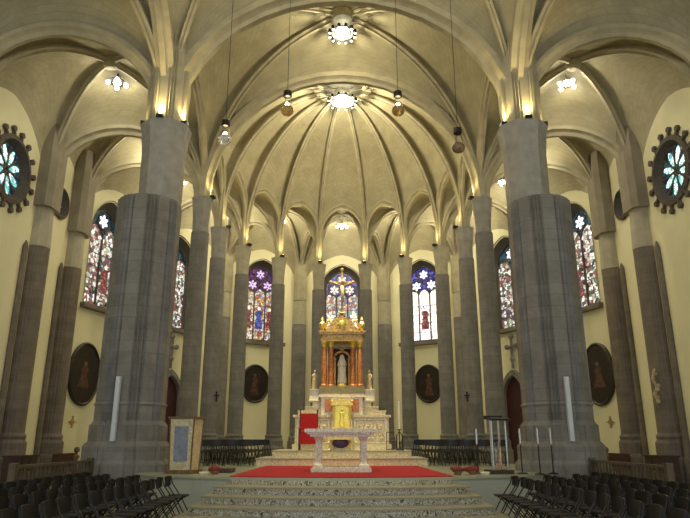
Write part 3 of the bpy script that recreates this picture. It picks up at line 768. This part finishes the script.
# statue inside niche
def statue(name, x, y, z, h, m_, label, arms=0, veil=True):
    t = thing(name, (x, y, z), label, 'statue')
    m = MB(); m.lathe([(.17*h,0),(.175*h,.03*h),(.155*h,.2*h),(.13*h,.45*h),(.105*h,.6*h),(.13*h,.72*h),(.125*h,.80*h),(.06*h,.84*h),(.035*h,.86*h)], (0,0,0), 14, sy=.72)
    for k in range(7):
        a = PI+PI*k/6; m.tube([(.16*h*math.cos(a), .72*.16*h*math.sin(a), .01*h), (.125*h*math.cos(a), .72*.125*h*math.sin(a), .45*h), (.10*h*math.cos(a), .72*.1*h*math.sin(a), .62*h)], .012*h, 4)
    m.ball((0,0,.925*h), .062*h, 10, 8, sz=1.2)
    for sx in (-1, 1):
        m.tube([(sx*.11*h,0,.78*h),(sx*.15*h,-.04*h,.62*h),(sx*(.04+arms*.10)*h,-.13*h,(.64+.06*arms)*h)], .035*h, 6, r2=.022*h)
    m.build('figure', m_, t, smooth=True)
    if veil:
        m = MB(); m.lathe([(.15*h,.40*h),(.15*h,.7*h),(.11*h,.82*h),(.085*h,.93*h),(.05*h,1.01*h),(.005*h,1.03*h)], (0,.025*h,0), 12, sy=.6); m.build('veil', m_, t, smooth=True)
    return t
statue('robed_statue', 0, 23.9, ZB+.40, 1.06, IVORY, 'white robed statue standing inside the gilded niche')
statue('robed_statue', -1.04, 23.95, ZS+2.19, .72, STAT, 'small ochre statue on the pedestal left of the red columns', 1, False)
statue('robed_statue', 1.04, 23.95, ZS+2.19, .72, STAT, 'small ochre statue on the pedestal right of the red columns', 0, False)
# crucifix
t = thing('crucifix', (0, 24.0, ZB+3.10), 'dark gilded crucifix with rayed arms on top of the baldachin dome', 'cross')
m = MB(); m.bar((0,0,0), (0,0,1.75), .07, .05); m.bar((-.42,0,1.28), (.42,0,1.28), .07, .05)
for p in ((-.45,1.28),(.45,1.28),(0,1.8)): m.ball((p[0],0,p[1]), .07, 8, 6)
m.lathe([(.14,0),(.08,.05),(.05,.2)], (0,0,0), 8); m.build('cross', OLDG, t)
m = MB(); m.tube([(0,-.06,.35),(0.02,-.07,.75),(0,-.06,1.12)], .05, 8, r2=.08); m.ball((.02,-.09,1.28), .07, 8, 6, sz=1.2)
for sx in (-1,1): m.tube([(sx*.07,-.06,1.13),(sx*.22,-.06,1.2),(sx*.38,-.06,1.27)], .028, 6)
m.build('corpus', STAT, t, smooth=True)
# red chair
t = thing('armchair', (-1.2, 22.98, ZS), 'high-backed red velvet armchair left of the tabernacle', 'chair')
m = MB(); m.box((0,.24,.98), (.60,.08,.60)); m.box((0,.24,.5), (.56,.05,.3)); m.build('backrest', REDV, t)
m = MB(); m.box((0,-.02,.50), (.58,.50,.12)); m.box((0,-.275,.34),(.56,.015,.26)); m.build('seat', REDV, t)
for sx in (-1, 1):
    m = MB(); m.bar((sx*.31,.26,0), (sx*.31,.26,1.36), .05); m.ball((sx*.31,.26,1.38), .035, 8, 6); m.build('back_post', DARKW, t)
    m = MB(); m.bar((sx*.31,-.26,0), (sx*.31,-.26,.72), .05); m.build('leg', DARKW, t)
    m = MB(); m.bar((sx*.31,-.30,.73), (sx*.31,.26,.75), .07, .05); m.build('armrest', REDV, t)
# gilded stool
t = thing('gilded_stool', (-.05, 22.85, ZS), 'gilt stool with a dark purple cushion seen below the altar table', 'stool')
m = MB(); m.box((0,0,.40), (.80,.45,.08))
for sx in (-1,1):
    for sy in (-1,1): m.tube([(sx*.34,sy*.18,.38),(sx*.42,sy*.2,.25),(sx*.33,sy*.2,.12),(sx*.40,sy*.22,0.02)], .035, 6)
m.build('frame', GOLD, t)
m = MB(); m.ball((0,-.02,.24), .30, 16, 8, sy=.7, sz=.55); m.build('cushion', PURP, t, smooth=True)
# candlestick beside the high altar
def candlestick(x, y, z, hh, label, ch):
    t = thing('candlestick', (x, y, z), label, 'candlestick')
    m = MB(); m.lathe([(.16,0),(.15,.03),(.03,.08),(.02,.2),(.04,.25),(.018,.3),(.018,hh-.05),(.09,hh)], (0,0,0), 10)
    for k in range(4):
        a = R(90*k+45); m.tube([(.03*math.cos(a),.03*math.sin(a),hh-.1),(.14*math.cos(a),.14*math.sin(a),hh-.22),(.16*math.cos(a),.16*math.sin(a),.1),(.1*math.cos(a),.1*math.sin(a),0.01)], .012, 5)
    m.build('iron_stand', IRON, t)
    m = MB(); m.lathe([(.035,hh),(.03,hh+ch),(.005,hh+ch+.03)], (0,0,0), 10); m.build('candle', WAX, t)
candlestick(2.05, 22.85, ZS, .72, 'black iron stand with a tall white candle right of the high altar', .95)
t = thing('candle_rack', (1.70, 22.62, ZS+.01), 'low black iron candle rack beside the tall white candle', 'candle stand')
m = MB()
for sx in (-.13, .13): m.bar((sx,0,0), (sx,0,.62), .02)
m.bar((-.13,0,.3), (.13,0,.3), .02); m.bar((-.13,0,.6), (.13,0,.6), .02); m.box((0,0,.03), (.3,.16,.03)); m.build('frame', IRON, t)

# ambo / lectern left
t = thing('ambo', (-4.2, 17.35, ZPL), 'tapered marble ambo with a blue centre panel on the platform by the left pillar', 'lectern', rz=R(-14))
m = MB(); m.box((0,0,.05), (.80,.62,.1)); m.build('base', WOOD, t)
def frus(mb, w0, d0, z0, w1, d1, z1, ox=0, oy=0):
    mb.rings([[V((ox-w0,oy-d0,z0)),V((ox+w0,oy-d0,z0)),V((ox+w0,oy+d0,z0)),V((ox-w0,oy+d0,z0))],[V((ox-w1,oy-d1,z1)),V((ox+w1,oy-d1,z1)),V((ox+w1,oy+d1,z1)),V((ox-w1,oy+d1,z1))]])
m = MB(); frus(m, .31,.22,.1,.35,.27,1.40); m.build('body', YMAR, t)
m = MB(); m.rings([[V((-.19,-.26,.32)),V((.19,-.26,.32)),V((.19,-.2,.32)),V((-.19,-.2,.32))],[V((-.20,-.285,1.2)),V((.20,-.285,1.2)),V((.20,-.2,1.2)),V((-.20,-.2,1.2))]]); m.build('front_panel', BLUEM, t)
m = MB()
for sx in (-1, 1):
    for sy in (-1,1): m.bar((sx*.31,sy*.225,.1), (sx*.35,sy*.275,1.4), .03)
m.box((0,0,1.43), (.80,.64,.05)); m.build('wooden_edging', WOOD, t)
# low wooden footstep beside ambo
tag((lambda m: (m.box((-3.25,17.9,ZPL+.06),(.55,.7,.1)), m.build('wooden_footstep', DARKW))[1])(MB()), 'dark wooden footstep on the platform just right of the marble ambo', 'step stool')
def flowers(x, y, z, label, rx=.16):
    t = thing('flower_arrangement', (x, y, z), label, 'flowers')
    m = MB(); m.lathe([(.08,0),(.11,.08),(.10,.09)], (0,0,0), 10); m.build('pot', WOOD, t)
    m = MB(); m.ball((0,0,.12), .09, 8, 6, sx=rx/.10)
    for k in range(10): m.ball((random.uniform(-rx,rx),random.uniform(-.08,.08),.11+random.uniform(0,.06)), .045, 6, 4)
    m.build('blooms', REDF, t)
    m = MB()
    for k in range(8):
        a = random.uniform(0,6.28); m.plate([(0,0),(.05,.03),(.16,0),(.05,-.03)], Matrix.Translation((0,0,.08)) @ Matrix.Rotation(a,4,'Z') @ Matrix.Rotation(-.3,4,'Y'), .006)
    m.build('leaves', LEAF, t)
flowers(-3.28, 16.9, ZPL, 'low pot of red flowers on the platform edge right of the ambo')
flowers(2.95, 16.6, ZPL, 'low pot of red flowers at the right end of the carpet')
flowers(3.35, 16.75, ZPL, 'wide low dish of red flowers left of the clear lectern', .2)
m = MB(); m.lathe([(.10,0),(.13,.05),(.12,.07),(.0,.07)], (-3.55,16.8,ZPL), 12); tag(m.build('white_dish', IVORY), 'small white dish beside the red flowers, by the ambo', 'dish')
m = MB(); m.lathe([(.10,0),(.13,.05),(.12,.07),(.0,.07)], (3.68,16.75,ZPL), 12); tag(m.build('white_dish', IVORY), 'small white dish between the red flowers and the clear lectern', 'dish')
# acrylic lectern right
t = thing('acrylic_lectern', (4.15, 17.2, ZPL), 'clear acrylic lectern with black reading top on the right of the platform', 'lectern', rz=R(12))
m = MB(); m.box((0,0,.05), (.62,.5,.1)); m.build('base', DARKW, t)
m = MB(); m.box((0,0,1.40), (.54,.42,.05), M=Matrix.Rotation(R(6),4,'X')); m.box((0,.16,1.44), (.54,.03,.10)); m.build('reading_top', BLK, t)
for sx in (-1, 1):
    for sy in (-1, 1):
        m = MB(); m.lathe([(.025,.1),(.025,1.36)], (sx*(.12+.08*(sy<0)),sy*.12,0), 12); m.build('post', STEEL if sy < 0 else ACRY, t)
m = MB(); m.box((0,0,.45), (.03,.3,.7)); m.build('acrylic_fin', ACRY, t)
def micstand(x, y, label, h=1.15):
    t = thing('stanchion_post', (x, y, ZPL), label, 'stand', 'metal posts by the clear lectern')
    m = MB(); m.lathe([(.15,0),(.14,.02),(.02,.05)], (0,0,0), 14); m.build('base', BLKM, t)
    m = MB(); m.lathe([(.018,.04),(.018,h*.62),(.012,h*.62)], (0,0,0), 8); m.build('pole', IRON, t)
    m = MB(); m.lathe([(.02,h*.62),(.03,h*.66),(.03,h-.05),(.018,h)], (0,0,0), 10); m.build('chrome_tube', STEEL, t)
micstand(3.62, 17.3, 'metal stand with chrome top just left of the clear lectern')
micstand(4.75, 17.15, 'metal stand with chrome top between clear lectern and big right pillar')
micstand(5.1, 16.75, 'metal stand at the foot of the big right pillar, nearer the lectern')
micstand(5.52, 17.0, 'rightmost chrome-topped stand in front of the big right pillar')

# ------------------------------------------------------------------ wall things: paintings, portals, crosses
def painting(M, off, z, rx, ry, label, fig):
    t = thing('oval_painting', (0,0,0), label, 'painting', 'oval paintings on the outer walls')
    M = M @ Matrix.Translation((off, 0, 0))
    # origin at wall point
    m = MB(); m.plate(circ(rx, 0, z, 40, ry), M @ Matrix.Translation((0,0,.02)), .05); m.build('canvas', CANV, t)
    m = MB(); rg = []
    for e, zz in ((.02,0),(.03,.10),(-.04,.14),(-.10,.08),(-.10,.02)): rg.append([M @ V((x,y,zz)) for x, y in circ(rx+e, 0, z, 40, ry+e)])
    rg.append(rg[0]); m.rings(rg, cap=False); m.build('frame', FRAM, t)
    rb = [(-.30,-.62),(.34,-.62),(.22,-.2),(.16,.1),(.22,.22),(.06,.34),(-.08,.34),(-.2,.2),(-.12,-.1)]
    m = MB(); m.plate([(x*rx*(1 if fig else 1.2), z+y*ry*(1 if fig else .7)) for x, y in rb], M @ Matrix.Translation((0,0,.07)), .006); m.build('painted_figure', FIGR, t)
    m = MB(); m.plate(circ(.1*ry*.8, 0, z+(.44 if fig else .32)*ry, 12), M @ Matrix.Translation((0,0,.07)), .006); m.build('painted_head', FIGS, t)
    return t
for sd, nm in ((1, 'left'), (-1, 'right')):
    M1, M2, M3, M4, M5, M6 = sideM[sd]
    painting(M1, .3, 5.0, .92, 1.15, 'dark oval painting of a standing figure between the apse pillars, %s' % nm, True)
    painting(M3, 1.35, 4.5, 1.05, 1.38, 'large dark oval painting on the aisle wall beside the big %s pillar' % nm, False)
    # portal
    M = M2 @ Matrix.Translation((1.15, 0, 0))
    t = empty('door_%d' % (1 if sd == 1 else 2), (0,0,0)); struct(t)
    m = MB(); m.plate(parch(1.5, 0, 3.9, 1.5, 8), M @ Matrix.Translation((0,0,.01)), .05); m.build('door_leaf', REDW, t)
    m = MB(); o1 = parch(1.9, 0, 3.9, 1.5, 10); o2 = parch(1.5, 0, 3.9, 1.5, 10)
    rg = [[M @ V((x,y,.0)) for x, y in o1], [M @ V((x,y,.3)) for x, y in o1], [M @ V((x,y,.3)) for x, y in o2], [M @ V((x,y,.0)) for x, y in o2]]
    m.rings(rg, cap=False)
    m.bar(M @ V((0,5.4,.15)), M @ V((0,7.1,.15)), .12, .12); m.bar(M @ V((-.3,6.6,.15)), M @ V((.3,6.6,.15)), .16, .12)
    for p in ((0,7.15),(-.35,6.6),(.35,6.6),(0,5.9)): m.ball(M @ V((p[0],p[1],.15)), .14, 8, 6)
    m.build('stone_surround', STONE, t)
    # small consecration cross under painting
    Mx = M3 @ Matrix.Translation((1.75,0,0))
    m = MB(); m.bar(Mx @ V((0,2.15,.03)), Mx @ V((0,2.65,.03)), .08, .05); m.bar(Mx @ V((-.22,2.4,.03)), Mx @ V((.22,2.4,.03)), .08, .05); m.plate(circ(.11,0,2.4,10), Mx @ Matrix.Translation((0,0,.0)), .06)
    tag(m.build('wall_cross', OLDG), 'small gilt cross on the cream wall below the big %s oval painting' % nm, 'cross')
    # wood railing
    s_ = -sd
    x0 = 6.68*s_
    t = thing('wooden_railing', (x0, 13.3, 0), 'brown wooden balustrade behind the chairs, reaching the base of big %s pillar' % nm, 'railing', 'wooden balustrades')
    m = MB(); m.box((0,2.0,1.12), (.12,4.0,.06)); m.box((0,2.0,.12), (.08,4.0,.06)); m.build('handrail', RAILW, t)
    for k in range(20):
        m = MB(); m.lathe([(.025,.15),(.04,.3),(.022,.55),(.04,.85),(.025,1.09)], (0,.12+k*.198,0), 6); m.build('baluster', RAILW, t)
    for y in (0, 4.0):
        m = MB(); m.box((0,y,.60), (.14,.14,1.2)); m.build('newel_post', RAILW, t)
    # dark cabinet near wall
    t = thing('dark_cabinet', (-11.1*sd, 22.5, 0), 'low dark wooden cabinet against the wall behind the railing, %s' % nm, 'cabinet')
    m = MB(); m.box((0,0,.55), (.6,1.2,1.1)); m.box((0,0,1.12), (.68,1.3,.05)); m.build('body', DARKW, t)
    for k in (-1, 1):
        m = MB(); m.box((sd*.31,k*.28,.55), (.03,.5,.9)); d = m.build('door', DARKW, t)
        m = MB(); m.ball((sd*.34,k*.06,.6), .025, 6, 4); m.build('knob', OLDG, d)
    t = thing('bench', (-11.1*sd, 26.6, 0), 'dark red upholstered bench below the big oval painting, %s' % nm, 'bench')
    m = MB(); m.box((0,0,.50), (.5,2.2,.14)); m.build('seat', REDW, t)
    m = MB(); m.box((-.22*sd,0,.85), (.08,2.2,.55)); m.build('backrest', REDW, t)
    for k in (-1, 1):
        m = MB(); m.box((0,k*1.0,.22), (.45,.08,.44)); m.build('leg', DARKW, t)
    t = thing('wooden_stand', (-10.3*sd, 25.2, 0), 'brown carved wooden stand rising above the railing, %s' % nm, 'stand')
    m = MB(); m.lathe([(.25,0),(.2,.08),(.06,.2),(.06,.9),(.14,1.05),(.05,1.15)], (0,0,0), 10); m.ball((0,0,1.28), .12, 8, 6); m.build('column', WOOD, t)
# carved gilt wall bracket on the right pilaster
t = thing('carved_sconce', (11.5, 22.95, 3.0), 'ornate gilded carving on the pilaster at the right edge', 'carving')
m = MB()
for k in range(9):
    m.ball((.0+.05*math.sin(k*2.1), .1*math.sin(k*1.3), .14*k), .09-.004*k, 8, 6)
m.tube([(0,0,0),(-.12,0,.25),(.02,0,.5),(-.1,0,.8),(0,0,1.15)], .05, 6); m.build('scrollwork', STAT, t)
t = thing('lamp_bracket', (-5.65, 28.6, 3.3), 'small dark wall lamp bracket on the slim pillar above the ambo', 'bracket')
m = MB(); m.bar((0,-.1,0), (0,-.1,.45), .06); m.bar((-.12,-.1,.28), (.12,-.1,.28), .05); m.box((0,-.02,.2), (.08,.2,.08)); m.build('bracket', BLKM, t)
t = thing('lamp_bracket', (5.65, 28.6, 3.3), 'small dark wall lamp bracket on the slim pillar above the clear lectern', 'bracket')
m = MB(); m.bar((0,-.1,0), (0,-.1,.45), .06); m.bar((-.12,-.1,.28), (.12,-.1,.28), .05); m.box((0,-.02,.2), (.08,.2,.08)); m.build('bracket', BLKM, t)

# ------------------------------------------------------------------ folding chairs
def make_chair():
    t = empty('folding_chair', (0,0,0))
    # faces +X
    m = MB(); out = [(-.19,-.19),(.17,-.205),(.215,-.17),(.225,0),(.215,.17),(.17,.205),(-.19,.19),(-.205,0)]
    m.plate(out, Matrix.Translation((0,0,.435)), .035); m.build('seat', BLK, t)
    m = MB(); rg = []
    for i in range(9):
        y = -.215+.43*i/8; c = .035*(1-(y/.215)**2); h = .095 if abs(y) > .2 else (.115 if abs(y) > .15 else .125)
        x = -.245-c
        rg.append([V((x-.012,y,.745-h+.02)), V((x+.012,y,.745-h+.02)), V((x-.005,y,.745+h)), V((x-.03,y,.745+h))])
    m.rings(rg); m.build('backrest', BLK, t)
    for sy in (-1, 1):
        m = MB(); m.tube([(.25,sy*.225,0),(.02,sy*.225,.40),(-.20,sy*.22,.70),(-.245,sy*.215,.86)], .013, 6); m.build('leg', BLKM, t)
        m = MB(); m.tube([(-.27,sy*.195,0),(.0,sy*.20,.33),(.15,sy*.20,.43)], .013, 6); m.build('leg', BLKM, t)
    m = MB(); m.tube([(.19,-.225,.10),(.19,.225,.10)], .009, 5); m.build('stretcher', BLKM, t)
    m = MB(); m.tube([(-.20,-.195,.085),(-.20,.195,.085)], .009, 5); m.build('stretcher', BLKM, t)
    return t
chair0 = make_chair(); used = [False]
ORD = ['first','second','third','fourth','fifth','sixth','seventh','eighth','ninth','tenth','eleventh','twelfth','thirteenth','fourteenth','fifteenth','sixteenth','seventeenth','eighteenth','nineteenth','twentieth']
def place(x, y, z, rz, label, group):
    c = chair0 if not used[0] else copy_tree(chair0)
    used[0] = True
    c.location = (x, y, z); c.rotation_euler = (0, 0, rz); tag(c, label, 'chair', group)
rows = ['front row','second row','third row','fourth row','fifth row','sixth row']
for sd, nm in ((1, 'left'), (-1, 'right')):
    face = 0 if sd == 1 else PI
    for k in range(4):
        X = 3.72+.85*k; y1 = [14.9, 15.35, 15.8, 16.7][k]
        i = 0; y = y1
        while True:
            if y < 6.9 or X/y > .60 or (k > 2 and abs(y-18.7) < 1.6 and False): break
            rz = random.uniform(-.06,.06)+face
            place(-sd*(X+random.uniform(-.03,.03)), y, 0, rz, '%s black folding chair from the altar end, %s of the floor seating, %s block' % (ORD[i], rows[k], nm), 'folding chairs in the %s of the %s floor block' % (rows[k], nm))
            y -= .54; i += 1
            if i >= 18: break
    for k in range(7):
        for i in range(5):
            x = 3.3+.53*i; y = 22.3+.95*k
            if math.hypot(x-5.34, y-32) < 1.2 or math.hypot(x-6.05, y-25) < 1.05 or math.hypot(x-5.34, y-32) < 1.5: continue
            place(-sd*x, y, ZPL, R(-90+sd*22)+random.uniform(-.04,.04), '%s black chair outward from the high altar, %s of choir chairs, %s side' % (ORD[i], ['nearest row','second row','third row','fourth row','fifth row','sixth row','farthest row'][k], nm), 'choir chairs on the platform, %s side' % nm)

# ------------------------------------------------------------------ light, world, camera
w = bpy.data.worlds.new('World'); sc.world = w; w.use_nodes = True
w.node_tree.nodes['Background'].inputs[0].default_value = (.86, .93, 1.0, 1)
w.node_tree.nodes['Background'].inputs[1].default_value = 1.25
cd = bpy.data.cameras.new('Camera'); cd.sensor_width = 36; cd.lens = 618/690*36; cd.clip_end = 200
cam = bpy.data.objects.new('Camera', cd); COL.objects.link(cam)
cam.location = (0, 0, 1.66)
cam.rotation_euler = (R(90+16.3), 0, R(-.28))
sc.camera = cam
sc.view_settings.view_transform = 'Standard'; sc.view_settings.look = 'None'
sc.view_settings.exposure = 0; sc.view_settings.gamma = 1; sc.view_settings.use_curve_mapping = False
sc.cycles.use_denoising = True
sc.cycles.max_bounces = 8; sc.cycles.diffuse_bounces = 5
sc.cycles.sample_clamp_indirect = 6
